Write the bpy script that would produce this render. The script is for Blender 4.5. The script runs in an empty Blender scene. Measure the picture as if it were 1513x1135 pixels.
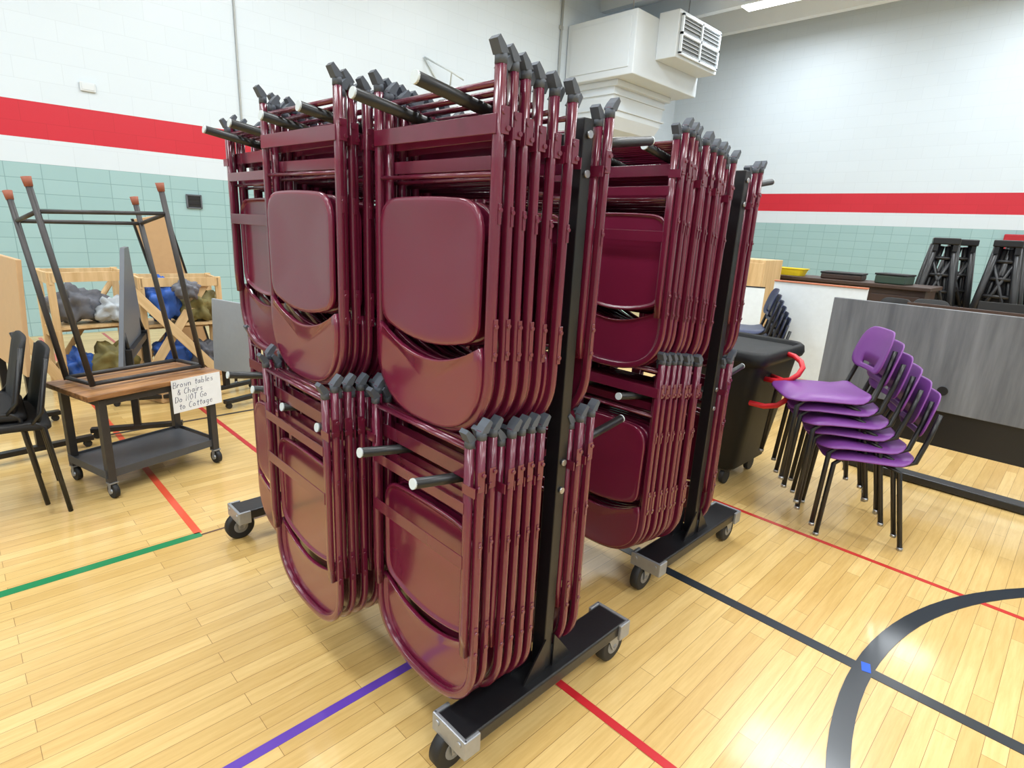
import bpy, bmesh, math, random
from mathutils import Vector, Matrix, Euler
random.seed(7)
COL=bpy.context.collection
sc=bpy.context.scene
try:
    sc.view_settings.view_transform='Standard'
    sc.view_settings.look='None'
except Exception: pass
# ------------------------------------------------------------ materials
def lin(c): return tuple(((x/255)/12.92 if x/255<=0.04045 else ((x/255+0.055)/1.055)**2.4) for x in c)
def mat(name,rgb,rough=.5,metal=0,var=.06,scale=30,bump=0,coat=0,emit=0,spec=.5):
    m=bpy.data.materials.new(name);m.use_nodes=True;nt=m.node_tree;b=nt.nodes["Principled BSDF"]
    c=lin(rgb)
    tc=nt.nodes.new("ShaderNodeTexCoord");n=nt.nodes.new("ShaderNodeTexNoise");n.inputs["Scale"].default_value=scale;n.inputs["Detail"].default_value=4
    nt.links.new(tc.outputs["Object"],n.inputs["Vector"])
    mx=nt.nodes.new("ShaderNodeMix");mx.data_type='RGBA'
    mx.inputs[6].default_value=(*[x*(1-var) for x in c],1);mx.inputs[7].default_value=(*[min(1,x*(1+var)) for x in c],1)
    nt.links.new(n.outputs[0],mx.inputs[0]);nt.links.new(mx.outputs[2],b.inputs["Base Color"])
    b.inputs["Roughness"].default_value=rough;b.inputs["Metallic"].default_value=metal
    b.inputs["Specular IOR Level"].default_value=spec
    b.inputs["Coat Weight"].default_value=coat;b.inputs["Coat Roughness"].default_value=.12
    if bump:
        bp=nt.nodes.new("ShaderNodeBump");bp.inputs["Strength"].default_value=bump;bp.inputs["Distance"].default_value=.002
        nt.links.new(n.outputs[0],bp.inputs["Height"]);nt.links.new(bp.outputs[0],b.inputs["Normal"])
    if emit:
        b.inputs["Emission Color"].default_value=(*c,1);b.inputs["Emission Strength"].default_value=emit
    return m
MAROON=mat("maroon_enamel",(106,25,53),.25,0,.03,12,0,.7)
MAROON2=mat("maroon_tube_enamel",(97,22,48),.27,0,.04,60,0,.6)
RUBBER=mat("grey_rubber",(76,82,92),.6,0,.1,80,.1)
BLACK=mat("black_powder_coat",(22,22,25),.35,0,.2,90,.15)
BLACKM=mat("black_matte_plastic",(17,18,21),.5,0,.2,40,.1)
BINM=mat("black_bin_plastic",(16,18,21),.55,0,.15,40,.1,spec=.3)
GREYMET=mat("bare_cast_bracket",(158,161,166),.38,.6,.1,50,.1)
WHEEL=mat("black_rubber_wheel",(28,28,30),.6,0,.15,60)
HUB=mat("grey_hub",(135,137,140),.45,.4,.1)
WHITEP=mat("white_plastic_cap",(196,206,210),.45)
STEEL=mat("zinc_bolt",(170,172,176),.3,.9)
DARKST=mat("dark_brown_steel",(62,60,60),.45,.3,.15)
SHELFM=mat("dark_grey_shelf",(76,79,84),.45,.2,.12)
ORUB=mat("worn_brown_rubber",(150,88,68),.7,0,.15)
PAPER=mat("white_paper",(232,236,240),.8)
INK=mat("blue_ink",(40,50,95),.7)
PURPLE=mat("purple_plastic",(120,62,142),.42,0,.05,30)
NAVY=mat("navy_plastic",(26,38,76),.4)
PINK=mat("coral_plastic",(205,100,98),.45)
REDT=mat("red_plastic",(208,34,46),.4)
GREYL=mat("grey_panel",(92,97,105),.45)
GREYL2=mat("light_grey_panel",(150,156,162),.45)
TAN=mat("tan_laminate",(196,160,118),.5)
BLUEBAG=mat("blue_bag",(40,85,165),.5,0,.5,9)
OLIVE=mat("olive_bag",(120,112,66),.6,0,.6,12)
GREYBAG=mat("grey_bag",(100,102,110),.6,0,.5,12)
WHBAG=mat("pale_bag",(175,182,188),.6,0,.3,9)
YELLOW=mat("yellow_plastic",(235,205,40),.45)
WHITEB=mat("white_board",(222,230,235),.35)
HV=mat("painted_duct_metal",(210,217,222),.45,0,.03,5)
HVD=mat("grille_dark",(105,108,108),.6)
CEIL=mat("ceiling_paint",(228,234,238),.8,0,.03,3)
COND=mat("conduit_grey",(168,172,172),.5)
DKWOOD=mat("dark_brown_wood",(62,44,36),.45,0,.2,8)
LIGHTM=mat("lamp_lens",(245,250,255),.5,emit=6)
MESHB=mat("black_mesh_fabric",(24,24,27),.75,0,.3,200,.2)

def wood(name,c1,c2,scale=6,rough=.4,axis=0):
    m=bpy.data.materials.new(name);m.use_nodes=True;nt=m.node_tree;b=nt.nodes["Principled BSDF"]
    tc=nt.nodes.new("ShaderNodeTexCoord");mp=nt.nodes.new("ShaderNodeMapping")
    s=[scale*3]*3;s[axis]=scale*.25;mp.inputs["Scale"].default_value=s
    n=nt.nodes.new("ShaderNodeTexNoise");n.inputs["Scale"].default_value=2.2;n.inputs["Detail"].default_value=6;n.inputs["Roughness"].default_value=.65
    cr=nt.nodes.new("ShaderNodeValToRGB");cr.color_ramp.elements[0].position=.35;cr.color_ramp.elements[1].position=.68
    cr.color_ramp.elements[0].color=(*lin(c1),1);cr.color_ramp.elements[1].color=(*lin(c2),1)
    nt.links.new(tc.outputs["Object"],mp.inputs[0]);nt.links.new(mp.outputs[0],n.inputs["Vector"]);nt.links.new(n.outputs[0],cr.inputs[0]);nt.links.new(cr.outputs[0],b.inputs["Base Color"])
    b.inputs["Roughness"].default_value=rough
    return m
OAK=wood("brown_wood_top",(96,60,36),(192,142,94),5,.38)
PLY=wood("blond_plywood",(196,162,114),(222,192,146),3,.5,2)
GREYWOOD=wood("grey_woodgrain",(90,93,99),(120,123,128),2,.45,2)

def floor_mat():
    m=bpy.data.materials.new("maple_gym_floor");m.use_nodes=True;nt=m.node_tree;b=nt.nodes["Principled BSDF"];N=nt.nodes.new;K=nt.links.new
    tc=N("ShaderNodeTexCoord")
    br=N("ShaderNodeTexBrick");br.offset=.37;br.offset_frequency=2;br.inputs["Scale"].default_value=1
    br.inputs["Brick Width"].default_value=.74;br.inputs["Row Height"].default_value=.057;br.inputs["Mortar Size"].default_value=.0009
    br.inputs["Mortar Smooth"].default_value=.3;br.inputs["Bias"].default_value=-.1
    br.inputs["Color1"].default_value=(*lin((225,194,132)),1);br.inputs["Color2"].default_value=(*lin((202,167,103)),1);br.inputs["Mortar"].default_value=(*lin((140,106,60)),1)
    K(tc.outputs["Object"],br.inputs["Vector"])
    mp=N("ShaderNodeMapping");mp.inputs["Scale"].default_value=(3,40,1);K(tc.outputs["Object"],mp.inputs[0])
    n=N("ShaderNodeTexNoise");n.inputs["Scale"].default_value=1.5;n.inputs["Detail"].default_value=8;n.inputs["Roughness"].default_value=.7;K(mp.outputs[0],n.inputs["Vector"])
    cr=N("ShaderNodeValToRGB");cr.color_ramp.elements[0].position=.3;cr.color_ramp.elements[0].color=(.86,.80,.69,1);cr.color_ramp.elements[1].position=.62;cr.color_ramp.elements[1].color=(1.02,1.02,1.01,1)
    K(n.outputs[0],cr.inputs[0])
    mx=N("ShaderNodeMix");mx.data_type='RGBA';mx.blend_type='MULTIPLY';mx.inputs[0].default_value=1
    K(br.outputs[0],mx.inputs[6]);K(cr.outputs[0],mx.inputs[7])
    n2=N("ShaderNodeTexNoise");n2.inputs["Scale"].default_value=.9;K(tc.outputs["Object"],n2.inputs["Vector"])
    mx2=N("ShaderNodeMix");mx2.data_type='RGBA';mx2.blend_type='MULTIPLY';mx2.inputs[0].default_value=.25
    cr2=N("ShaderNodeValToRGB");cr2.color_ramp.elements[0].position=.3;cr2.color_ramp.elements[0].color=(.85,.78,.62,1);cr2.color_ramp.elements[1].position=.7
    K(n2.outputs[0],cr2.inputs[0]);K(mx.outputs[2],mx2.inputs[6]);K(cr2.outputs[0],mx2.inputs[7])
    K(mx2.outputs[2],b.inputs["Base Color"])
    b.inputs["Roughness"].default_value=.28;b.inputs["Coat Weight"].default_value=.3;b.inputs["Coat Roughness"].default_value=.10
    return m
def wall_mat(name,ax):
    m=bpy.data.materials.new(name);m.use_nodes=True;nt=m.node_tree;b=nt.nodes["Principled BSDF"];N=nt.nodes.new;K=nt.links.new
    g=N("ShaderNodeNewGeometry");sp=N("ShaderNodeSeparateXYZ");K(g.outputs["Position"],sp.inputs[0])
    cb=N("ShaderNodeCombineXYZ");K(sp.outputs[ax],cb.inputs[0]);K(sp.outputs[2],cb.inputs[1])
    def brick(w,h,ms,off):
        br=N("ShaderNodeTexBrick");br.offset=off;br.inputs["Scale"].default_value=1;br.inputs["Brick Width"].default_value=w;br.inputs["Row Height"].default_value=h
        br.inputs["Mortar Size"].default_value=ms;br.inputs["Mortar Smooth"].default_value=.2;K(cb.outputs[0],br.inputs["Vector"]);return br
    b1=brick(.4,.2,.003,.5);b2=brick(.3,.15,.004,0)
    def setc(br,a,c,mo):
        br.inputs["Color1"].default_value=(*lin(a),1);br.inputs["Color2"].default_value=(*lin(c),1);br.inputs["Mortar"].default_value=(*lin(mo),1)
    setc(b1,(208,219,228),(206,217,226),(199,210,219))
    setc(b2,(154,187,190),(148,182,185),(124,157,160))
    red=brick(.4,.2,.003,.5);setc(red,(196,28,48),(192,25,45),(182,22,40))
    def step(v):
        q=N("ShaderNodeMath");q.operation='GREATER_THAN';K(sp.outputs[2],q.inputs[0]);q.inputs[1].default_value=v;return q.outputs[0]
    def mixc(fac,A,B):
        x=N("ShaderNodeMix");x.data_type='RGBA';K(fac,x.inputs[0]);K(A,x.inputs[6]);K(B,x.inputs[7]);return x.outputs[2]
    c=mixc(step(1.80),b2.outputs[0],b1.outputs[0]);c=mixc(step(2.045),c,red.outputs[0]);c=mixc(step(2.40),c,b1.outputs[0])
    K(c,b.inputs["Base Color"]);b.inputs["Roughness"].default_value=.4
    return m

# ------------------------------------------------------------ mesh builder
class MB:
    def __init__(s): s.bm=bmesh.new()
    def box(s,c,d,R=None,bev=0):
        r=bmesh.ops.create_cube(s.bm,size=1);vs=r["verts"]
        for v in vs: v.co=Vector((v.co.x*d[0],v.co.y*d[1],v.co.z*d[2]))
        if bev:
            es=list({e for v in vs for e in v.link_edges})
            r2=bmesh.ops.bevel(s.bm,geom=es,offset=bev,segments=2,affect='EDGES',profile=.5)
            vs=list({v for f in r2["faces"] for v in f.verts}|{v for v in vs if v.is_valid})
        for v in vs:
            if R: v.co=R@v.co
            v.co+=Vector(c)
        return s
    def loft(s,rings,cap=True,smooth=True,closed=True,loop=False):
        R=[[s.bm.verts.new(p) for p in r] for r in rings]
        n=len(R[0]);m=len(R)
        for i in range(m if loop else m-1):
            A,B=R[i],R[(i+1)%m]
            for j in range(n if closed else n-1):
                k=(j+1)%n
                f=s.bm.faces.new((A[j],A[k],B[k],B[j]));f.smooth=smooth
        if cap and not loop:
            s.bm.faces.new(list(reversed(R[0])));s.bm.faces.new(R[-1])
        return s
    def tube(s,pts,ru,rv=None,up=(1,0,0),n=10,cap=True,sq=1.0):
        rv=rv or ru;pts=[Vector(p) for p in pts];up=Vector(up);rings=[]
        for i,p in enumerate(pts):
            t=(pts[min(i+1,len(pts)-1)]-pts[max(i-1,0)]).normalized()
            u=up-t*up.dot(t)
            if u.length<1e-4: u=Vector((0,1,.01))-t*t.dot(Vector((0,1,.01)))
            u.normalize();w=t.cross(u)
            a_=ru[i] if isinstance(ru,(list,tuple)) else ru; b_=rv[i] if isinstance(rv,(list,tuple)) else rv
            ring=[]
            for k in range(n):
                c_,s_=math.cos(2*math.pi*(k+.5)/n),math.sin(2*math.pi*(k+.5)/n)
                c_=math.copysign(abs(c_)**sq,c_);s_=math.copysign(abs(s_)**sq,s_)
                ring.append(p+u*a_*c_+w*b_*s_)
            rings.append(ring)
        return s.loft(rings,cap)
    def cyl(s,p0,p1,r,n=14,r2=None):
        return s.tube([p0,p1],[r,r if r2 is None else r2],[r,r if r2 is None else r2],up=(.3,.9,.2),n=n)
    def prism(s,pts,off):
        off=Vector(off);A=[s.bm.verts.new(Vector(p)) for p in pts];B=[s.bm.verts.new(Vector(p)+off) for p in pts];n=len(A)
        s.bm.faces.new(list(reversed(A)));s.bm.faces.new(B)
        for j in range(n): s.bm.faces.new((A[j],A[(j+1)%n],B[(j+1)%n],B[j]))
        return s
    def mesh(s,name,m):
        bmesh.ops.recalc_face_normals(s.bm,faces=s.bm.faces)
        me=bpy.data.meshes.new(name);s.bm.to_mesh(me);s.bm.free();me.materials.append(m);return me
def add(name,me,parent=None,loc=(0,0,0),rot=(0,0,0)):
    o=bpy.data.objects.new(name,me);COL.objects.link(o);o.location=loc;o.rotation_euler=rot
    if parent: o.parent=parent
    return o
def part(name,mb,m,parent,label=None,loc=(0,0,0),rot=(0,0,0)):
    o=add(name,mb.mesh(name,m),parent,loc,rot)
    if label:o["label"]=label
    return o
def empty(name,label,cat,loc=(0,0,0),rot=(0,0,0),group=None):
    o=bpy.data.objects.new(name,None);o.empty_display_size=.1;COL.objects.link(o);o.location=loc;o.rotation_euler=rot
    if label: o["label"]=label;o["category"]=cat
    if group:o["group"]=group
    return o
def clone(root,loc,rot,label=None):
    def cp(o,par):
        c=o.copy();COL.objects.link(c)
        if par:
            c.parent=par
        for ch in list(o.children): cp(ch,c)
        return c
    r=cp(root,None);r.location=loc;r.rotation_euler=rot
    if label:r["label"]=label
    return r
def struct(name,me,loc=(0,0,0)):
    o=add(name,me,None,loc);o["kind"]="structure";return o

# ------------------------------------------------------------ room shell
X0,X1,Y0,Y1,ZC=-7,13,-9,8,5.95
WA=wall_mat("painted_block_a",0);WB=wall_mat("painted_block_b",1)
struct("floor",MB().box(((X0+X1)/2,(Y0+Y1)/2,-.05),(X1-X0,Y1-Y0,.1)).mesh("floor",floor_mat()))
struct("wall_left",MB().box(((X0+X1)/2,Y1+.1,ZC/2),(X1-X0,.2,ZC)).mesh("wall_left",WA))
struct("wall_right",MB().box((X1+.1,(Y0+Y1)/2,ZC/2),(.2,Y1-Y0+.4,ZC)).mesh("wall_right",WB))
struct("wall_back",MB().box(((X0+X1)/2,Y0-.1,ZC/2),(X1-X0,.2,ZC)).mesh("wall_back",WA))
struct("wall_front",MB().box((X0-.1,(Y0+Y1)/2,ZC/2),(.2,Y1-Y0+.4,ZC)).mesh("wall_front",WB))
cm=MB().box(((X0+X1)/2,(Y0+Y1)/2,ZC+.05),(X1-X0,Y1-Y0,.1))
for i in range(15):
    x=12.5-i*1.25
    cm.prism([(x-.11,Y0,ZC),(x+.11,Y0,ZC),(x+.075,Y0,ZC-.4),(x-.075,Y0,ZC-.4)],(0,Y1-Y0,0))
struct("ceiling",cm.mesh("ceiling",CEIL))
# court lines
def line(n,x0,x1,y0,y1,rgb,z=.0012):
    m=mat("court_paint_%d"%n,rgb,.3,0,.04,20,coat=.3)
    struct("trim_%d"%n,MB().box(((x0+x1)/2,(y0+y1)/2,z/2),(abs(x1-x0),abs(y1-y0),z)).mesh("trim",m))
line(1,-6,.66,2.563,2.608,(30,130,82))
line(2,-6,1.2,1.294,1.326,(98,66,172))
line(3,1.208,1.236,-8,7.9,(190,36,44),.0016)
line(4,.637,.669,2.6,7.9,(218,84,58))
line(5,2.867,2.893,-8,7.9,(190,48,42))
line(6,2.038,2.086,-8,7.9,(30,38,48),.002)
line(7,-6,2.03,4.195,4.22,(52,52,56),.002)
line(8,.66,2.03,2.573,2.585,(90,62,46))
line(9,2.9,9,3.6,3.63,(50,50,54),.002)
def arc(n,cx,cy,r,w,rgb,z=.0024):
    mb=MB();N=128;rings=[]
    for i in range(N+1):
        t=2*math.pi*i/N;c,s_=math.cos(t),math.sin(t)
        rings.append([(cx+(r-w)*c,cy+(r-w)*s_,0),(cx+r*c,cy+r*s_,0),(cx+r*c,cy+r*s_,z),(cx+(r-w)*c,cy+(r-w)*s_,z)])
    mb.loft(rings,cap=False,smooth=False)
    struct("trim_%d"%n,mb.mesh("trim",mat("court_paint_%d"%n,rgb,.3,0,.04,20,coat=.3)))
arc(10,2.06,-1.55,1.86,.060,(28,36,46))
tape=add("tape_patch",MB().box((0,0,.0006),(.05,.028,.0012),bev=.0004).mesh("tape_patch",mat("blue_tape",(40,90,205),.6)),None,(2.075,.275,.0025),(0,0,.3));tape["label"]="small blue tape patch stuck on the black court line";tape["category"]="tape"

# ------------------------------------------------------------ folding chair
def panel(outline,rings,mb=None):
    mb=mb or MB()
    cy=sum(p[0] for p in outline)/len(outline);cz=sum(p[1] for p in outline)/len(outline)
    R=[[(x,cy+(y-cy)*s,cz+(z-cz)*s) for y,z in outline] for s,x in rings]
    mb.loft(R,cap=True,smooth=True);return mb
def rounded(pts,rad,seg=6):
    out=[];n=len(pts)
    for i in range(n):
        p=Vector(pts[i]);a=(Vector(pts[i-1])-p).normalized();b=(Vector(pts[(i+1)%n])-p).normalized();r=rad[i]
        A=p+a*r;B=p+b*r
        for k in range(seg+1):
            t=k/seg;out.append(tuple((1-t)**2*A+2*t*(1-t)*p+t*t*B))
        q=Vector(pts[(i+1)%n]);B2=q+(p-q).normalized()*rad[(i+1)%n]
        for k in range(1,8): out.append(tuple(B+(B2-B)*k/8))
    return out
RINGS=[(.30,.001),(.90,.001),(.945,.0015),(.955,.007),(.985,.0075),(1.0,.005),(1.0,-.001),(.994,-.0042),(.975,-.0058),(.94,-.0062),(.88,-.0055),(.75,-.0040),(.60,-.0022),(.45,-.0008),(.28,.0000),(.12,.0003)]
seat_o=rounded([(-.188,.24),(.188,.24),(.193,.525),(-.193,.525)],[.035,.035,.07,.07])
seat_o=[(y,z-(.036*(1-(y/.188)**2) if z<.3 else 0)*max(0,min(1,(.30-z)/.05))+(.008*(1-(y/.195)**2) if z>.5 else 0)) for y,z in seat_o]
bk=[]
for k in range(0,33):
    t=math.pi*k/32;c,s_=math.cos(t),math.sin(t);n=2/2.5
    bk.append((-.205*math.copysign(abs(c)**n,c),.175-.168*abs(s_)**n))
bk+= [(.204,.20),(.198,.226)]
for k in range(1,12):
    y=.198-.396*k/12;bk.append((y,.226-.058*(1-(y/.198)**2)))
bk+= [(-.198,.226),(-.204,.20)]
ZT=.79
def frame_path():
    P=[(.010,-.213,ZT)]
    for z in(.6,.4,.25): P.append((.010,-.213,z))
    for k in range(0,33):
        t=math.pi*k/32;c,s_=math.cos(t),math.sin(t);n=2/2.5
        P.append((.010,-.213*math.copysign(abs(c)**n,c),.175-.166*abs(s_)**n))
    for z in(.25,.4,.6,ZT): P.append((.010,.213,z))
    return P
def folding_chair():
    r=empty("folding_chair","x","folding chair")
    part("frame",MB().tube(frame_path(),.0088,.0114,n=12,sq=.58),MAROON2,r)
    for s_ in(-1,1):
        part("rear_leg",MB().tube([(.0280,s_*.196,ZT-.02),(.0280,s_*.196,.5),(.0280,s_*.196,.27),(.024,s_*.196,.20)],.0084,.0116,n=12,sq=.58),MAROON2,r)
    part("seat",panel(seat_o,RINGS),MAROON,r)
    part("backrest",panel(bk,RINGS),MAROON,r)
    part("crossbar",MB().box((.0,0,.665),(.003,.436,.036),bev=.001),MAROON2,r)
    part("crossbar",MB().cyl((.010,-.21,.738),(.010,.21,.738),.006,8),MAROON2,r)
    part("crossbar",MB().cyl((.010,-.21,.575),(.010,.21,.575),.005,8),MAROON2,r)
    part("crossbar",MB().box((.0365,0,.46),(.0025,.385,.034),bev=.0008),MAROON2,r)
    part("crossbar",MB().box((.0365,0,.60),(.0025,.385,.028),bev=.0008),MAROON2,r)
    part("crossbar",MB().cyl((.0280,-.19,.742),(.0280,.19,.742),.0055,8),MAROON2,r)
    for s_ in(-1,1):
        mb=MB().box((.016,s_*.2255,.672),(.020,.0025,.050),bev=.0008)
        for (x,z) in((.010,.686),(.022,.658)): mb.cyl((x,s_*.224,z),(x,s_*.230,z),.0052,8)
        mb.box((.036,s_*.207,.650),(.003,.042,.024))
        part("hinge_bracket",mb,MAROON2,r)
        mb=MB().box((.014,s_*.2255,.245),(.012,.0025,.09),bev=.0008)
        for (x,z) in((.014,.275),(.014,.215)): mb.cyl((x,s_*.224,z),(x,s_*.230,z),.0052,8)
        part("hinge_bracket",mb,MAROON2,r)
        mb=MB().box((.012,s_*.2255,.50),(.008,.0025,.04),bev=.0008).cyl((.012,s_*.224,.508),(.012,s_*.2295,.508),.0046,8)
        part("stop_bracket",mb,MAROON2,r)
    for s_ in(-1,1):
        for x,y,zt,dx in((.010,.213,ZT,-1),(.0280,.196,ZT-.02,1)):
            y*=s_
            mb=MB().tube([(x,y,zt-.022),(x,y,zt-.001)],.0096,.0122,n=12,sq=.7)
            mb.prism([(x-dx*.0095,y-.0122,zt-.003),(x+dx*.0095,y-.0122,zt-.007),(x+dx*.0215,y-.0122,zt+.016),(x+dx*.014,y-.0122,zt+.0235),(x+dx*.000,y-.0122,zt+.010)],(0,.0244,0))
            part("foot_cap",mb,RUBBER,r,"grey rubber foot cap")
    return r
CH=folding_chair();first=[True]
def place_chair(loc,yaw,label,group):
    rot=(random.uniform(-.010,.010),random.uniform(-.004,.004),yaw)
    if first[0]:
        first[0]=False;CH.location=loc;CH.rotation_euler=rot;o=CH;o["label"]=label
    else: o=clone(CH,loc,rot,label)
    o["group"]=group;return o
SL=.15
def rack(Xc,Yp,tipm,tipp,plan,SU,SLo,ZU,ZL):
    YL=Yp+1.51
    r=empty("chair_cart","black steel rolling cart with hanging arms for folding chairs","chair cart",(Xc,Yp+.76,0))
    o=Vector((Xc,Yp+.76,0))
    def L(x,y,z): return Vector((x,y,z))-o
    ZB=.158
    for Y in(Yp,YL):
        post=part("post",MB().box(L(Xc,Y,(1.650+ZB)/2),(.036,.046,1.650-ZB),bev=.003),BLACK,r)
        for z in(1.615,1.530,.81,.73): part("bolt",MB().cyl(L(Xc,Y-.023,z),L(Xc,Y-.030,z),.009,8),STEEL,post,"zinc bolt head")
        part("base_bar",MB().box(L(Xc+.01,Y,ZB-.021),(.70,.115,.042),bev=.006),BLACK,r)
        for sx in(-1,1):
            x=Xc+sx*.018
            for yy in(-.030,.025):
                part("gusset",MB().prism([L(x,Y+yy,ZB),L(x+sx*.085,Y+yy,ZB),L(x,Y+yy,ZB+.11)],(0,.005,0)),BLACK,r)
        for sx in(-1,1):
            xe=Xc+.01+sx*.352
            b=MB().box(L(xe,Y,ZB-.024),(.012,.135,.056),bev=.003)
            for sy in(-1,1): b.box(L(xe-sx*.022,Y+sy*.062,ZB-.024),(.05,.012,.056),bev=.003).cyl(L(xe-sx*.0,Y+sy*.045,ZB-.015),L(xe+sx*.009,Y+sy*.045,ZB-.015),.008,8)
            part("corner_bracket",b,GREYMET,r,"bare grey cast metal corner bracket")
            xw=Xc+.01+sx*.325;yw=Y+(.03 if sx<0 else -.015)
            cs=empty("caster",None,None,L(xw,yw,0));cs.parent=r
            part("wheel",MB().tube([(0,-.018,.06),(0,-.014,.06),(0,.014,.06),(0,.018,.06)],[.052,.060,.060,.052],up=(1,0,0),n=30),WHEEL,cs)
            part("hub",MB().cyl((0,-.0195,.06),(0,.0195,.06),.030,18).cyl((0,-.028,.06),(0,.028,.06),.008,10),HUB,cs)
            f=MB().box((-sx*.03,0,.1165),(.085,.075,.005),bev=.001)
            for sy in(-1,1): f.prism([(-.045*sx,sy*.0225,.114),(.02*sx,sy*.0225,.114),(.012*sx,sy*.0225,.050),(-.012*sx,sy*.0225,.050)],(0,.003*sy,0))
            f.box((-.035*sx,0,.112),(.03,.048,.006))
            part("fork",f,GREYMET,cs)
    for z in(ZU,ZL):
        part("beam",MB().box(L(Xc,(Yp+YL)/2,z),(.034,1.46,.04),bev=.003),BLACK,r)
    for s in range(3):
        for zt,SO in((ZU,SU),(ZL,SLo)):
            yc=Yp+SO[s]
            for dy in(-.115,.115):
                for sx,tip in((-1,tipm),(1,tipp)):
                    if sx==1 and tip is None: continue
                    xa=Xc+sx*.015
                    za=zt;zb=zt+SL*abs(tip-Xc)
                    a_=part("arm",MB().cyl(L(xa,yc+dy,za),L(tip,yc+dy,zb),.0128,14),BLACK,r)
                    dv=Vector((tip-xa,0,zb-za)).normalized()
                    c_=MB().cyl(L(tip,yc+dy,zb)-dv*.001,L(tip,yc+dy,zb)+dv*.004,.0128,16)
                    part("end_cap",c_,WHITEP,a_,"white plastic end cap")
    for s,tier,side,rev,xs_ in plan:
        yc=Yp+(SU if tier else SLo)[s]
        for i,x in enumerate(xs_):
            if rev: x=x+.036*(-side)
            rod=(ZU if tier else ZL)+SL*abs(x-Xc)+.0132
            zb=rod-(.7325 if tier else .6475)
            yaw=0 if side<0 else math.pi
            if rev: yaw+=math.pi
            yaw+=random.uniform(-.016,.016)
            lab="maroon folding chair hanging in "+("upper" if tier else "lower")+" cart tier, "+("underside" if rev else "seat top")+" showing"
            place_chair((x,yc+random.uniform(-.007,.007),zb),yaw,lab,"maroon folding chairs hanging on the carts")
def xs(a,n,s): return [a+s*i for i in range(n)]
plan1=[(0,1,-1,0,[.795,.835,.876,.917,.958,.996]),(0,0,-1,1,[.766,.807,.848,.889,.930,.970]),
 (1,1,-1,0,xs(.720,8,.0415)),(1,0,-1,1,xs(.660,8,.0415)),
 (2,1,-1,1,xs(.775,6,.043)),(2,0,-1,0,xs(.80,6,.043)),
 (0,1,1,0,[1.160]),(0,0,1,0,[1.160,1.202]),(1,1,1,0,[1.172,1.214]),(1,0,1,0,[1.172,1.214]),(2,1,1,0,[1.172])]
plan2=[(0,1,-1,1,[1.66,1.701,1.742,1.783,1.824,1.865,1.906,1.947,1.988]),(0,0,-1,0,xs(1.70,8,.0415)),
 (1,1,-1,1,xs(1.70,8,.045)),(1,0,-1,0,xs(1.72,7,.045)),(2,1,-1,0,xs(1.72,4,.07)),(0,1,1,0,[2.242,2.283]),(0,0,1,0,[2.242,2.283])]
rack(1.10,.915,.685,1.48,plan1,(.177,.667,1.135),(.177,.639,1.101),1.60,.775)
rack(2.18,1.025,1.62,2.60,plan2,(.177,.657,1.125),(.177,.645,1.115),1.585,.772)

# ------------------------------------------------------------ rolling low table
T=empty("rolling_table","low rolling table with brown wooden top and dark lower shelf","table",(.665,3.475,0),(0,0,math.radians(16)))
part("tabletop",MB().box((0,0,.528),(.68,.42,.026),bev=.003),OAK,T)
part("apron",MB().box((0,-.185,.497),(.58,.02,.036),bev=.002).box((0,.185,.497),(.58,.02,.036)).box((-.28,0,.497),(.02,.37,.036)).box((.28,0,.497),(.02,.37,.036)),DARKST,T)
for sx in(-1,1):
    for sy in(-1,1):
        part("leg",MB().box((sx*.275,sy*.18,.295),(.036,.036,.43),bev=.002),DARKST,T)
        c=MB().cyl((sx*.275-.012,sy*.18-.01,.038),(sx*.275+.012,sy*.18-.01,.038),.037,20)
        w=part("caster",c,WHEEL,T,"small swivel caster",)
        part("fork",MB().box((sx*.275,sy*.18-.005,.08),(.04,.04,.006)).box((sx*.275-.017,sy*.18-.008,.058),(.003,.022,.045)).box((sx*.275+.017,sy*.18-.008,.058),(.003,.022,.045)).cyl((sx*.275-.02,sy*.18-.01,.038),(sx*.275+.02,sy*.18-.01,.038),.014,12),GREYMET,w)
part("shelf",MB().box((0,0,.13),(.56,.37,.006)).box((0,-.185,.125),(.59,.006,.04)).box((0,.185,.125),(.59,.006,.04)).box((-.295,0,.125),(.006,.37,.04)).box((.295,0,.125),(.006,.37,.04)),SHELFM,T,"dark grey lower shelf")
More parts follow.
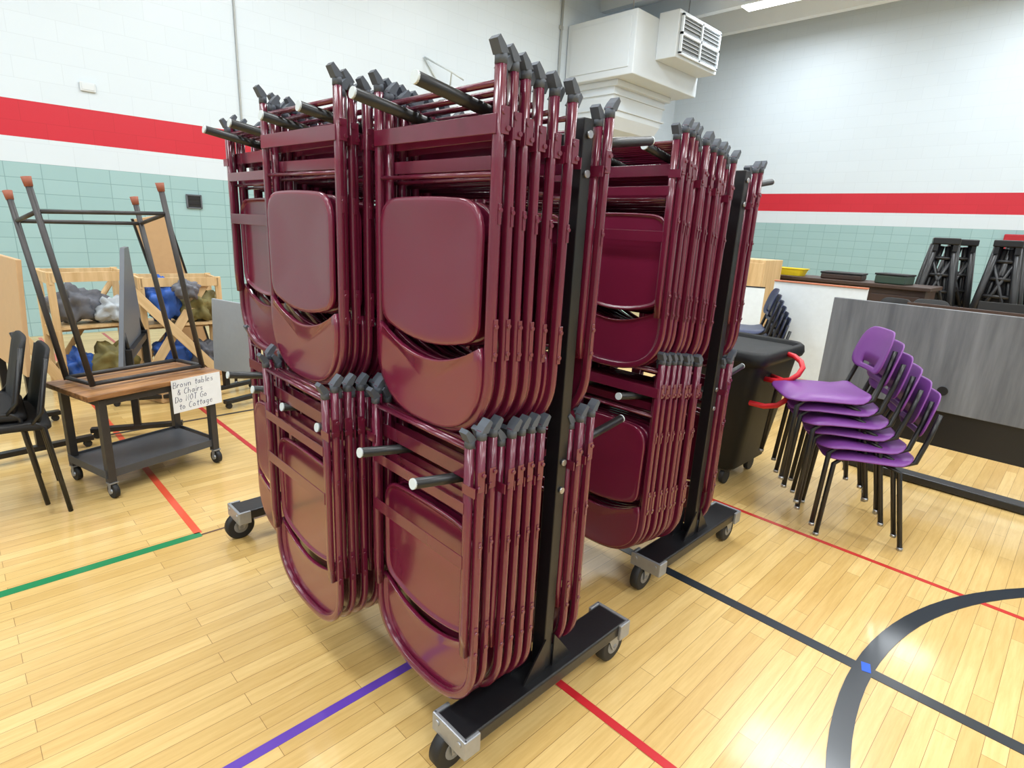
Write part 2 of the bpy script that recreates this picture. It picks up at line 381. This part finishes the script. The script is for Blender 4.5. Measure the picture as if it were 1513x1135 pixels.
# handwritten sign
S=empty("paper_sign","white paper sign with handwritten blue lettering taped to table edge","sign",(.665,3.475,0),(0,0,math.radians(16)))
part("sheet",MB().box((.185,-.2135,.450),(.275,.0012,.18)),PAPER,S)
G_={'B':[[(0,0),(0,1),(.4,.9),(.4,.6),(0,.52),(.5,.4),(.5,.08),(0,0)]],'r':[[(0,.55),(0,0)],[(0,.35),(.2,.55),(.35,.5)]],
'o':[[(.2,.55),(0,.3),(.12,.03),(.35,.05),(.42,.35),(.2,.55)]],'w':[[(0,.55),(.12,0),(.25,.4),(.38,0),(.5,.55)]],'n':[[(0,.55),(0,0)],[(0,.35),(.2,.55),(.38,.45),(.4,0)]],
't':[[(.2,.9),(.2,.05),(.35,0)],[(0,.6),(.4,.62)]],'a':[[(.38,.5),(.1,.5),(0,.2),(.15,0),(.36,.2),(.38,.55),(.42,0)]],'b':[[(0,1),(0,0),(.3,0),(.4,.3),(.25,.5),(0,.4)]],
'l':[[(.05,1),(.08,0)]],'e':[[(0,.3),(.4,.35),(.3,.55),(.05,.5),(0,.15),(.2,0),(.4,.08)]],'s':[[(.35,.5),(.1,.52),(.05,.35),(.35,.2),(.28,.02),(0,.03)]],
'&':[[(.5,0),(.1,.7),(.2,.95),(.38,.8),(.05,.35),(.1,.05),(.3,0),(.5,.35)]],'C':[[(.5,.85),(.25,1),(0,.6),(.05,.15),(.3,0),(.5,.12)]],'h':[[(0,1),(0,0)],[(0,.35),(.2,.55),(.38,.4),(.4,0)]],
'i':[[(.05,.55),(.05,0)],[(.05,.75),(.06,.82)]],'D':[[(0,0),(0,1),(.4,.85),(.5,.5),(.35,.1),(0,0)]],'N':[[(0,0),(0,1),(.45,0),(.45,1)]],'O':[[(.25,1),(0,.55),(.2,0),(.5,.3),(.45,.85),(.25,1)]],
'T':[[(0,1),(.5,1)],[(.25,1),(.25,0)]],'G':[[(.5,.85),(.25,1),(0,.6),(.05,.15),(.3,0),(.5,.15),(.5,.45),(.28,.45)]],'g':[[(.38,.5),(.1,.5),(0,.2),(.15,.02),(.36,.2),(.38,.55),(.38,-.25),(.1,-.35)]]}
ADV={'l':.28,'i':.28,'r':.5,'w':.72,' ':.46,'t':.52}
tm=MB();H_=.034
for li,(tx,x0_) in enumerate((("Brown tables",.056),("& Chairs",.075),("Do NOT Go",.060),("to Cottage",.078))):
    x=x0_;z=.497-li*.0405
    for ch in tx:
        for pl in G_.get(ch,[]):
            tm.tube([(x+px_*H_*.9+pz*.004,-.2143,z+pz*H_*.95+(x-.06)*.02) for px_,pz in pl],.0016,.0004,up=(1,0,.3),n=5)
        x+=ADV.get(ch,.68)*H_*.94
part("lettering",tm,INK,S,"handwritten blue lettering")
# upturned high table frame
F=empty("upturned_table_frame","dark metal table frame standing upside down on the rolling table","table frame",(.63,3.5,.542))
o=Vector((.63,3.5,.542))
A=[Vector(p)-o for p in((.445,3.33,.545),(.325,3.38,1.50))];B=[Vector(p)-o for p in((.37,3.53,.545),(.28,3.72,1.44))]
C=[Vector(p)-o for p in((.975,3.45,.545),(.85,3.42,1.52))];D=[Vector(p)-o for p in((.90,3.66,.545),(.80,3.74,1.45))]
for (p,q) in(A,B,C,D):
    lg=part("leg",MB().tube([p+Vector((0,0,.008)),q],.0135,up=(1,0,0)),DARKST,F)
    dr=(q-p).normalized()
    part("foot_tip",MB().tube([q-dr*.03,q+dr*.012],[.016,.020],up=(1,0,0)),ORUB,lg,"worn brown rubber tip")
def at(L_,t): return L_[0]+(L_[1]-L_[0])*t
for P,Q in((A,C),(C,D),(D,B),(B,A)):
    part("rail",MB().tube([at(P,.86),at(Q,.86)],.010,up=(0,0,1)),DARKST,F)
    part("apron",MB().tube([at(P,.02),at(Q,.02)],.011,up=(0,0,1)),DARKST,F)

# stacking office chairs
def curved_sheet(w,h,th,corner=.05,mapf=None,hole=None,ctr=(0,0)):
    outl=rounded([(-w/2,-h/2),(w/2,-h/2),(w/2,h/2),(-w/2,h/2)],[corner]*4,5)
    rings=[]
    if hole:
        hw,hh,hc=hole
        inn=rounded([(-hw/2,hc-hh/2),(hw/2,hc-hh/2),(hw/2,hc+hh/2),(-hw/2,hc+hh/2)],[hh*.45]*4,5)
        prof=((0,-th/2),(.3,-th/2),(.65,-th/2),(.96,-th/2),(1,-th*.25),(1,th*.25),(.96,th/2),(.65,th/2),(.3,th/2),(0,th/2))
        for s_,dz in prof: rings.append([mapf(a[0]+(b_[0]-a[0])*s_,a[1]+(b_[1]-a[1])*s_,dz) for a,b_ in zip(inn,outl)])
        return MB().loft(rings,cap=False,loop=True)
    for s_,dz in((.05,-th/2),(.4,-th/2),(.75,-th/2),(.97,-th/2),(1,-th*.25),(1,th*.25),(.97,th/2),(.75,th/2),(.4,th/2),(.05,th/2)):
        rings.append([mapf(u*s_,v*s_,dz) for u,v in outl])
    return MB().loft(rings,cap=True)
def office_chair():
    r=empty("stacking_chair","black stacking chair with mesh back and slim metal legs","chair",group="black stacking chairs")
    part("seat",curved_sheet(.44,.44,.035,.06,lambda u,v,d:(u,v,.445+d-.02*(abs(u)/.22)**3)),MESHB,r)
    part("backrest",curved_sheet(.42,.34,.018,.07,lambda u,v,d:(.185+d+.22*(v+.17)-.5*u*u,u,.59+v)),MESHB,r)
    for s_ in(-1,1):
        part("leg",MB().tube([(-.22,s_*.215,.0),(-.19,s_*.21,.43),(-.15,s_*.21,.452),(.16,s_*.21,.452),(.19,s_*.21,.43),(.235,s_*.215,0)],.010,up=(0,1,0)),BLACK,r)
        part("back_post",MB().tube([(.15,s_*.212,.45),(.19,s_*.212,.50),(.235,s_*.205,.74)],.009,up=(0,1,0)),BLACK,r)
    return r
oc=office_chair();oc.location=(.04,3.40,0);oc.rotation_euler=(0,0,-.02)
clone(oc,(-.035,3.42,.052),(0,0,-.03),"black mesh stacking chair stacked on top of another chair")

def flip_table(loc,yaw,w,h,m,label,zb=.42,tilt=.12,taper=None):
    r=empty("flip_top_table",label,"table",loc,(0,0,yaw))
    tb=MB()
    if taper: tb.prism([(-.012,-w/2,zb),(-.012,w/2,zb),(-.012,taper[1],zb+h),(-.012,taper[0],zb+h)],(.024,0,0))
    else: tb.box((0,0,zb+h/2),(.024,w,h),bev=.004)
    part("tabletop",tb,m,r,rot=(0,tilt,0))
    for s_ in(-1,1):
        part("leg",MB().box((.05,s_*w*.36,.30),(.04,.04,.52),bev=.003).box((.05,s_*w*.36,.055),(.50,.045,.03),bev=.003).tube([(.05,s_*w*.36,.55),(.02,s_*w*.30,zb+h*.35)],.012,up=(0,1,0)),BLACK,r)
        for sx in(-.17,.27): part("caster",MB().cyl((sx,s_*w*.36-.012,.021),(sx,s_*w*.36+.012,.021),.021,14),WHEEL,r)
    part("beam",MB().box((.05,0,.52),(.03,w*.7,.04)),BLACK,r)
    return r
flip_table((.17,4.35,0),.12,.9,.62,TAN,"flip top table with tan underside tilted vertical",.50,.06)
flip_table((.82,4.45,0),-.34,.95,.72,GREYL,"dark grey corner table with tapering top tilted vertical",.44,.04,(-.10,.06))
flip_table((1.50,4.55,0),.25,.50,.56,GREYL2,"small light grey folding table with top flipped vertical",.20,.05)
def cubby(loc,w,h,d,nshelf,label,yaw=0):
    r=empty("wooden_cubby",label,"shelf unit",loc,(0,0,yaw))
    t=.022
    m=MB()
    for sx in(-1,1):
        for sy in(-1,1): m.box((sx*w/2,sy*(d/2-.02),h/2),(.045,.03,h),bev=.003)
        m.box((sx*w/2,0,h-.05),(.02,d,.08)).box((sx*w/2,0,.10),(.02,d,.08)).box((sx*w/2,0,h*.5),(.02,d,.07))
    m.box((0,-d/2+.01,h-.04),(w,.02,.07)).box((0,d/2-.01,h-.04),(w,.02,.07)).box((0,d/2-.01,h*.5),(w,.02,.07))
    m.tube([(-w/2,d/2-.005,.1),(w/2,d/2-.005,h-.08)],.008,.022,up=(0,1,0),n=8,sq=.6)
    part("body",m,PLY,r)
    for i in range(nshelf+1):
        part("shelf",MB().box((0,0,.08+(h-.06)*(i)/(nshelf+1)),(w-.03,d*.95,t)),PLY,r)
    return r
cubby((.78,5.5,0),.50,.93,.38,1,"blond wood crate frame with shelves by the tiled wall",.10)
cubby((1.40,5.45,0),.56,.88,.38,1,"blond wood crate frame holding blue and olive bags",-.08)
def bag(loc,s,m,label):
    bm=bmesh.new();bmesh.ops.create_icosphere(bm,subdivisions=4,radius=.5)
    for v in bm.verts:
        k=1+.16*math.sin(13*v.co.x+6*v.co.z+loc[0]*9)+.14*math.sin(17*v.co.y+11*v.co.z)+.10*math.sin(31*v.co.x+23*v.co.y)+.05*math.sin(47*v.co.z+29*v.co.x)
        v.co=Vector((v.co.x*s[0]*k,v.co.y*s[1]*k,max(v.co.z,-.36)*s[2]*k))
    for f in bm.faces:f.smooth=True
    me=bpy.data.meshes.new("bag");bm.to_mesh(me);bm.free();me.materials.append(m)
    o=add("cloth_bag",me,None,loc);o["label"]=label;o["category"]="bag";return o
bag((1.27,5.36,.66),(.26,.26,.36),BLUEBAG,"crumpled blue bag lying on a wooden crate shelf")
bag((1.52,5.36,.62),(.28,.26,.28),OLIVE,"olive patterned bag lying on a wooden crate shelf")
bag((1.40,5.20,.78),(.18,.16,.16),GREYBAG,"small grey bag piled on top of other bags")
bag((1.30,5.36,.22),(.28,.26,.30),BLUEBAG,"blue bag on the bottom of a wooden crate")
bag((1.54,5.36,.20),(.22,.26,.24),GREYBAG,"grey bag on the bottom of a wooden crate")
bag((.70,5.44,.66),(.34,.24,.28),GREYBAG,"grey cloth bag on shelf of a wooden crate")
bag((.92,5.40,.62),(.22,.24,.20),WHBAG,"pale cloth bag on shelf of a wooden crate")
bag((.88,5.40,.22),(.30,.24,.28),OLIVE,"olive bag on the bottom shelf of a crate")
bag((.66,5.40,.20),(.20,.24,.24),BLUEBAG,"blue bag on the bottom shelf of a crate")
lb=empty("leaning_board","dark edged tan board leaning against the wall behind crates","board",(1.66,5.95,0),(0,0,0))
part("board",MB().box((0,0,.70),(.26,.02,1.36),bev=.003),TAN,lb,rot=(math.radians(4),math.radians(-13),0))
for sx in(-1,1): part("edge",MB().box((sx*.135,0,.70),(.018,.026,1.37)),BLACK,lb,rot=(math.radians(4),math.radians(-13),0))
for (lx,ly,rt,lab) in((1.02,5.20,35,"long pale plank leaning across wooden crates"),(.58,5.18,-28,"short pale plank leaning against wooden crate"),(1.62,5.14,-38,"pale plank leaning in front of wooden crate")):
    e=empty("wooden_plank",lab,"plank",(lx,ly,0.0))
    part("board",MB().box((0,0,.50),(.07,.02,.98),bev=.002),PLY,e,loc=(0,0,.03),rot=(math.radians(-6),math.radians(rt),0))
    part("end_strip",MB().box((0,-.011,.97),(.068,.004,.05)),PLY,e,loc=(0,0,.03),rot=(math.radians(-6),math.radians(rt),0))
def tub_box(name,loc,d,m,label,cat,yaw=0,ml=None):
    e=empty(name,label,cat,loc,(0,0,yaw))
    part("body",MB().box((0,0,d[2]/2),d,bev=min(.012,d[2]*.2)),m,e)
    part("lid",MB().box((0,0,d[2]+.010),(d[0]*1.04,d[1]*1.04,.020),bev=.005),ml or BLACKM,e)
    return e
tub_box("storage_box",(1.14,4.90,0),(.34,.28,.20),TAN,"cardboard coloured storage box with dark lid on floor","box",.4)

# ------------------------------------------------------------ student shell chairs
def shell_chair(m,name,label,group):
    r=empty(name,label,"chair",group=group)
    part("seat",curved_sheet(.42,.40,.009,.09,lambda u,v,d:(u,.01+v,.455+d+.006*(abs(u)/.2)**2-.022*(max(0,abs(u)-.16)/.05)**2-.034*max(0,(v-.08)/.12)**2+.02*max(0,(-v-.12)/.08)**2)),m,r)
    part("backrest",curved_sheet(.37,.22,.009,.09,lambda u,v,d:(u*(1-.16*(v+.125)/.25),-.205-d-.26*(v+.105)+.75*u*u,.69+v),hole=(.15,.016,-.078)),m,r)
    for s_ in(-1,1):
        part("leg",MB().tube([(s_*.200,.185,.012),(s_*.18,.165,.40),(s_*.165,.12,.436),(s_*.165,-.14,.436),(s_*.17,-.19,.46),(s_*.160,-.228,.60),(s_*.145,-.252,.71)],.0122,up=(1,0,0)),BLACK,r)
        part("leg",MB().tube([(s_*.208,-.20,.012),(s_*.18,-.13,.40),(s_*.168,-.06,.43)],.0122,up=(1,0,0)),BLACK,r)
        part("glide",MB().cyl((s_*.200,.185,0),(s_*.200,.185,.016),.014,12),STEEL,r)
        part("glide",MB().cyl((s_*.208,-.20,0),(s_*.208,-.20,.016),.014,12),STEEL,r)
    for yy in(.08,-.08): part("brace",MB().tube([(-.165,yy,.428),(.165,yy,.428)],.007,up=(0,0,1)),BLACK,r)
    return r
pc=shell_chair(PURPLE,"student_chair","purple plastic student chair with black metal legs, in a stack","stack of purple student chairs")
px0,py0,YW=3.18,.66,.50
pc.location=(px0,py0,0);pc.rotation_euler=(0,0,YW);pc.scale=(.95,.95,.95)
for i,(jx,jy) in enumerate(((.0,.08),(.014,-.07),(-.010,.12),(.010,.0),(-.006,.14)),1):
    q=.046*i
    clone(pc,(px0-q*math.sin(YW-.2)+jx,py0+q*math.cos(YW-.2),.052*i),(0,0,YW+jy))
nc=shell_chair(NAVY,"student_chair","navy plastic student chair in a stack beside white board","stack of navy student chairs")
nc.location=(4.85,1.97,0);nc.rotation_euler=(0,0,.5)
for i in range(1,6): clone(nc,(4.85-.012*i,1.97+.022*i,.046*i),(0,0,.5))
kc=shell_chair(PINK,"student_chair","coral plastic student chair standing near plywood cubbies","x");del kc["group"]
kc.location=(1.93,5.05,0);kc.rotation_euler=(0,0,2.6)

# ------------------------------------------------------------ wheeled bin
Bn=empty("wheeled_bin","large black plastic wheeled bin with red tube handles","bin",(3.32,1.44,0))
def rr(w,d,z,r=.09,cx=0,cy=0): return [(cx+u,cy+v,z) for u,v in rounded([(-w/2,-d/2),(w/2,-d/2),(w/2,d/2),(-w/2,d/2)],[r]*4,5)]
rings=[rr(.42,.34,.10,.06),rr(.46,.38,.12,.07),rr(.60,.53,.735,.08),rr(.605,.535,.75,.08),rr(.66,.58,.758,.09),rr(.675,.595,.78,.09),rr(.665,.585,.815,.09),rr(.635,.555,.83,.09),rr(.61,.53,.82,.08),rr(.58,.50,.70,.08),rr(.42,.32,.14,.06)]
part("body",MB().loft(rings,cap=True,smooth=True),BINM,Bn)
part("lid",MB().loft([rr(.585,.505,.780,.08),rr(.585,.505,.800,.08),rr(.57,.49,.806,.08),rr(.30,.24,.79,.06)],cap=True,smooth=False),BINM,Bn)
for z,dx in((.60,-.06),(.72,.06)):
    part("handle",MB().tube([(-.22+dx,-.245,z-.05),(-.235+dx,-.33,z-.045),(-.235+dx,-.39,z-.025),(-.225+dx,-.425,z+.01),(-.19+dx,-.43,z+.045),(-.14+dx,-.40,z+.065),(-.07+dx,-.34,z+.075),(-.02+dx,-.26,z+.075)],.0145,up=(0,0,1)),REDT,Bn,"bent red tube handle")
for sx in(-1,1):
    for sy in(-1,1):
        part("caster",MB().cyl((sx*.17,sy*.12-.014,.045),(sx*.17,sy*.12+.014,.045),.045,18).box((sx*.17,sy*.12,.095),(.06,.06,.02)),WHEEL,Bn)

# ------------------------------------------------------------ grey flip conference table
G=empty("conference_table","grey woodgrain conference table with top flipped vertical","table",(4.15,.30,0))
part("tabletop",MB().box((0,0,.775),(.03,1.80,.60),bev=.003),GREYWOOD,G)
part("grommet",MB().tube([(-.022,.22,.60),(-.014,.22,.60)],.027,up=(0,1,0),n=24),BLACKM,G)
part("modesty_panel",MB().box((.03,-.15,.36),(.02,1.45,.22),bev=.002),BLACK,G)
for yy in(.50,-.75):
    part("leg",MB().box((.06,yy,.30),(.05,.07,.52),bev=.004),BLACK,G)
part("foot_bar",MB().box((.0,-.10,.03),(.10,1.50,.045),bev=.005),BLACK,G)
for yy in(.55,-.75): part("foot_pad",MB().cyl((0,yy,0),(0,yy,.009),.02),BLACK,G)

W=empty("rolling_whiteboard","white panel table flipped vertical with thin reddish edge","board",(5.15,1.62,0),(0,0,.12))
part("panel",MB().box((0,0,.68),(.03,.70,.80),bev=.003),WHITEB,W)
part("edge",MB().box((0,0,1.085),(.05,.70,.010)),mat("reddish_edge",(196,120,90),.5),W)
for yy in(-.25,.25): part("stand",MB().box((.03,yy,.15),(.03,.04,.26)).box((.03,yy,.02),(.4,.05,.035)),BLACK,W)
W2=empty("wooden_cabinet","tall light wooden cabinet with panel doors","cabinet",(6.9,2.95,0))
part("body",MB().box((0,0,.60),(.5,.5,1.2),bev=.006),PLY,W2)
for sy in(-1,1):
    dd=part("door",MB().box((-.258,sy*.122,.60),(.016,.236,1.12),bev=.003),PLY,W2)
    part("handle",MB().cyl((-.27,sy*.03,.60),(-.27,sy*.03,.70),.007),STEEL,dd)
W3=empty("laminate_board","white laminate board standing on edge beside navy chairs","board",(5.6,2.50,0),(0,0,.5))
part("sheet",MB().box((0,0,.48),(.025,.50,.96),bev=.004),WHITEB,W3,rot=(0,.05,0))
part("edge",MB().box((0,0,.965),(.03,.50,.012)),BLACKM,W3,rot=(0,.05,0))
W4=empty("dark_counter","dark wooden counter with overhanging top and panels","counter",(7.6,2.05,0))
part("countertop",MB().box((0,0,1.0),(.62,1.65,.04),bev=.006),DKWOOD,W4)
part("body",MB().box((0.03,0,.49),(.52,1.55,.98),bev=.006),DKWOOD,W4)
for i in range(3):
    for z,h in((.80,.22),(.38,.50)): part("drawer",MB().box((-.238,-.5+.5*i,z),(.018,.46,h),bev=.004),DKWOOD,W4)
yb=empty("storage_tub","shallow yellow plastic tub standing on a dark counter","tub",(7.5,2.70,1.021))
part("tub",MB().loft([rr(.18,.26,0,.04),rr(.22,.32,.075,.05),rr(.24,.34,.077,.05),rr(.24,.34,.085,.05),rr(.21,.31,.085,.05),rr(.17,.25,.015,.04)],cap=True,smooth=False),YELLOW,yb)
tub_box("storage_box",(7.6,2.15,1.021),(.35,.42,.06),DKWOOD,"low dark lidded box on the counter","box",.1)
tub_box("storage_box",(7.55,1.62,1.021),(.30,.30,.09),mat("green_box",(50,70,58),.5),"low dark green lidded box on the counter","box",-.1)
# folded black table frames
def ladder(loc,yaw):
    r=empty("folded_table_frame","tall folded black metal table frame on wheels","table frame",loc,(0,0,yaw),group="folded black table frames")
    for s_ in(-1,1):
        part("leg",MB().tube([(0,s_*.27,.08),(0,s_*.085,1.52)],.044,up=(1,0,0),n=8),BLACK,r)
        part("leg",MB().tube([(.24,s_*.30,.08),(.06,s_*.12,1.48)],.036,up=(1,0,0),n=8),BLACK,r)
        part("leg",MB().tube([(.14,s_*.20,.10),(.03,s_*.03,1.46)],.032,up=(1,0,0),n=8),BLACK,r)
    part("head",MB().box((.02,0,1.52),(.18,.28,.08),bev=.012).box((.0,.10,1.45),(.10,.05,.10)).box((.0,-.10,1.45),(.10,.05,.10)),BLACK,r)
    m=MB()
    for k in range(6):
        t=(k+1)/7;hw=.27-.185*t;z=.08+1.44*t
        m.tube([(0,-hw,z),(0,hw,z)],.024,up=(0,0,1),n=8)
    m.tube([(0,-.22,.45),(0,.10,1.3)],.024,up=(1,0,0),n=8).tube([(0,.22,.45),(0,-.10,1.3)],.024,up=(1,0,0),n=8)
    m.box((.08,0,.80),(.03,.30,.70))
    part("brace",m,BLACK,r)
    for s_ in(-1,1):
        for x,y in((0,.27),(.24,.30)): part("caster",MB().cyl((x,s_*y-.015,.05),(x,s_*y+.015,.05),.05,14),WHEEL,r)
    return r
ld=ladder((9.0,1.47,0),.25)
clone(ld,(9.0,.86,0),(0,0,-.1))
clone(ld,(9.5,1.36,0),(0,0,.45))
clone(ld,(9.5,.78,0),(0,0,.2))
flip_table((8.3,1.75,0),.0,.75,.34,BLACKM,"dark folded table standing near the far wall",.50,.05)
flip_table((6.2,.75,0),.0,.9,.42,DKWOOD,"dark brown folded table standing behind grey table",.52,.05)
flip_table((7.2,.30,0),.1,1.0,.40,BLACKM,"black folded table standing behind other tables",.55,.08)
for i,(x,y) in enumerate(((6.6,1.45),(6.9,1.05))):
    q=shell_chair(BLACKM,"student_chair","black plastic student chair among stored tables","x");del q["group"]
    q.location=(x,y,0);q.rotation_euler=(0,0,1.2+.7*i)
    clone(q,(x,y+.02,.06),(0,0,1.2+.7*i));clone(q,(x,y+.04,.12),(0,0,1.2+.7*i))
rp=add("wall_pad",MB().box((0,0,.89),(.06,1.2,1.68),bev=.015).mesh("wall_pad",mat("red_vinyl",(168,22,36),.45)),None,(12.965,.74,0));rp["label"]="red vinyl safety pad fixed to the gym wall";rp["category"]="wall pad"

# ------------------------------------------------------------ wall items
U=empty("air_handler","white painted ceiling air handling unit with louvre grille and duct","ventilation unit",(9.9,7.2,4.0))
o=Vector((9.9,7.2,4.0))
def BX(x0,x1,y0,y1,z0,z1): return (Vector(((x0+x1)/2,(y0+y1)/2,(z0+z1)/2))-o,(x1-x0,y1-y0,z1-z0))
b1=BX(9.0,11.2,6.45,7.98,4.08,5.08);m=MB().box(b1[0],b1[1],bev=.015)
c,d_=BX(8.985,9.0,6.55,7.88,4.2,4.98);m.box(c,d_,bev=.005)
part("housing",m,HV,U)
b2=BX(9.65,11.15,6.05,6.45,4.42,5.16);part("grille_box",MB().box(b2[0],b2[1],bev=.01),HV,U)
c,d_=BX(9.74,11.06,6.035,6.05,4.50,5.08);gr=part("grille",MB().box(c,d_),HVD,U,"dark recessed louvre grille")
m=MB()
for k in range(9):
    z=4.53+.062*k;c,d_=BX(9.74,11.06,6.01,6.04,z,z+.010);m.box(c,d_,Matrix.Rotation(.5,3,'X'))
for x in(9.74,10.4,11.06): c,d_=BX(x-.02,x+.02,6.0,6.04,4.48,5.10);m.box(c,d_)
for z in(4.49,4.80,5.09): c,d_=BX(9.72,11.08,6.0,6.04,z-.02,z+.02);m.box(c,d_)
part("louvre",m,HV,gr)
m=MB();c,d_=BX(9.15,10.95,6.85,7.98,3.98,4.08);m.box(c,d_,bev=.01)
def rect(x0,x1,y0,y1,z): return [Vector((x0,y0,z))-o,Vector((x1,y0,z))-o,Vector((x1,y1,z))-o,Vector((x0,y1,z))-o]
m.loft([rect(9.2,10.9,6.95,7.98,3.98),rect(9.2,10.8,6.95,7.98,3.50),rect(9.25,10.75,7.05,7.98,3.30),rect(9.4,10.6,7.35,7.98,3.10),rect(9.5,10.5,7.7,7.98,2.98)],smooth=False)
for z in(3.85,3.60): c,d_=BX(9.17,10.9,6.92,7.98,z,z+.03);m.box(c,d_)
part("duct",m,HV,U)
for x in(9.2,11): part("hanger",MB().cyl(Vector((x,6.7,5.08))-o,Vector((x,6.7,5.95))-o,.012),STEEL,U)
def single(name,mb,m,label,cat,loc=(0,0,0)):
    e=add(name,mb.mesh(name,m),None,loc);e["label"]=label;e["category"]=cat;return e
single("conduit_pipe",MB().cyl((0,0,0.0),(0,0,5.9),.012),COND,"thin grey conduit running up the gym wall","pipe",(2.97,7.985,0))
single("conduit_pipe",MB().cyl((0,0,0.0),(0,0,5.9),.022).box((0,.01,5.0),(.1,.02,.06)),COND,"grey conduit pipe fixed beside the air unit","pipe",(8.80,7.970,0))
v=empty("wall_vent","small dark square vent opening in green tiles","vent",(2.34,7.99,1.52))
part("frame",MB().box((0,0,.075),(.17,.02,.015)).box((0,0,-.075),(.17,.02,.015)).box((.08,0,0),(.015,.02,.15)).box((-.08,0,0),(.015,.02,.15)),GREYL,v)
part("louvre",MB().box((0,.004,0),(.15,.008,.14)).box((0,-.003,.03),(.15,.008,.01)).box((0,-.003,-.03),(.15,.008,.01)),BLACKM,v)
single("wall_outlet",MB().box((0,0,0),(.14,.02,.09),bev=.006).box((0,-.012,0),(.11,.006,.06),bev=.002),HV,"white cover plate on painted block wall","outlet",(1.40,7.985,2.62))
hp=empty("wall_bracket","white metal bracket frame fixed high on the wall","bracket",(6.0,7.98,3.65))
part("arm",MB().tube([(-.25,0,.2),(0,-.35,0),(.25,0,-.15)],.014).tube([(-.25,0,.2),(.1,0,-.2)],.014).tube([(0,-.35,0),(.28,-.3,-.05)],.012),WHITEP,hp)

# ------------------------------------------------------------ lamps
lamp0=None
for x in(-4.6,-.8,3.2,7.2,11.25):
    for y in(-6.5,-2.4,1.4,5.1):
        if lamp0 is None:
            f=empty("ceiling_lamp","long white ceiling lamp fixture hung below the beams","lamp",(x,y,5.5),group="gym ceiling lamps")
            part("housing",MB().box((0,0,.03),(.36,1.25,.05),bev=.01),CEIL,f)
            part("lens",MB().box((0,0,-.002),(.30,1.18,.012)),LIGHTM,f)
            for yy in(-.5,.5): part("hanger",MB().cyl((0,yy,.05),(0,yy,.44),.006),STEEL,f)
            lamp0=f
        else: clone(lamp0,(x,y,5.5),(0,0,0))
        ld_=bpy.data.lights.new("lamp_light","AREA");ld_.shape='RECTANGLE';ld_.size=.9;ld_.size_y=1.6;ld_.energy=70 if x>11 else 108;ld_.color=(.89,.95,1)
        lo=bpy.data.objects.new("lamp_light",ld_);COL.objects.link(lo);lo.location=(x,y,5.42)
w=bpy.data.worlds.new("World");sc.world=w;w.use_nodes=True
bg=w.node_tree.nodes["Background"];bg.inputs[0].default_value=(.93,.97,1,1);bg.inputs[1].default_value=.5

# ------------------------------------------------------------ camera
cd=bpy.data.cameras.new("camera");cam=bpy.data.objects.new("camera",cd);COL.objects.link(cam);sc.camera=cam
a=Vector((.7147,-.1485,.6835));b=Vector((-.6976,-.2219,.6812));d=Vector((-.0505,.9637,.2622))
right=Vector((a.x,b.x,-d.x));up=-Vector((a.y,b.y,-d.y));back=-Vector((a.z,b.z,-d.z))
M=Matrix((right,up,back)).transposed().to_4x4();M.translation=Vector((0,0,1.40));cam.matrix_world=M
cd.sensor_width=36;cd.sensor_fit='HORIZONTAL';cd.lens=845/1513*36;cd.clip_start=.05;cd.clip_end=100
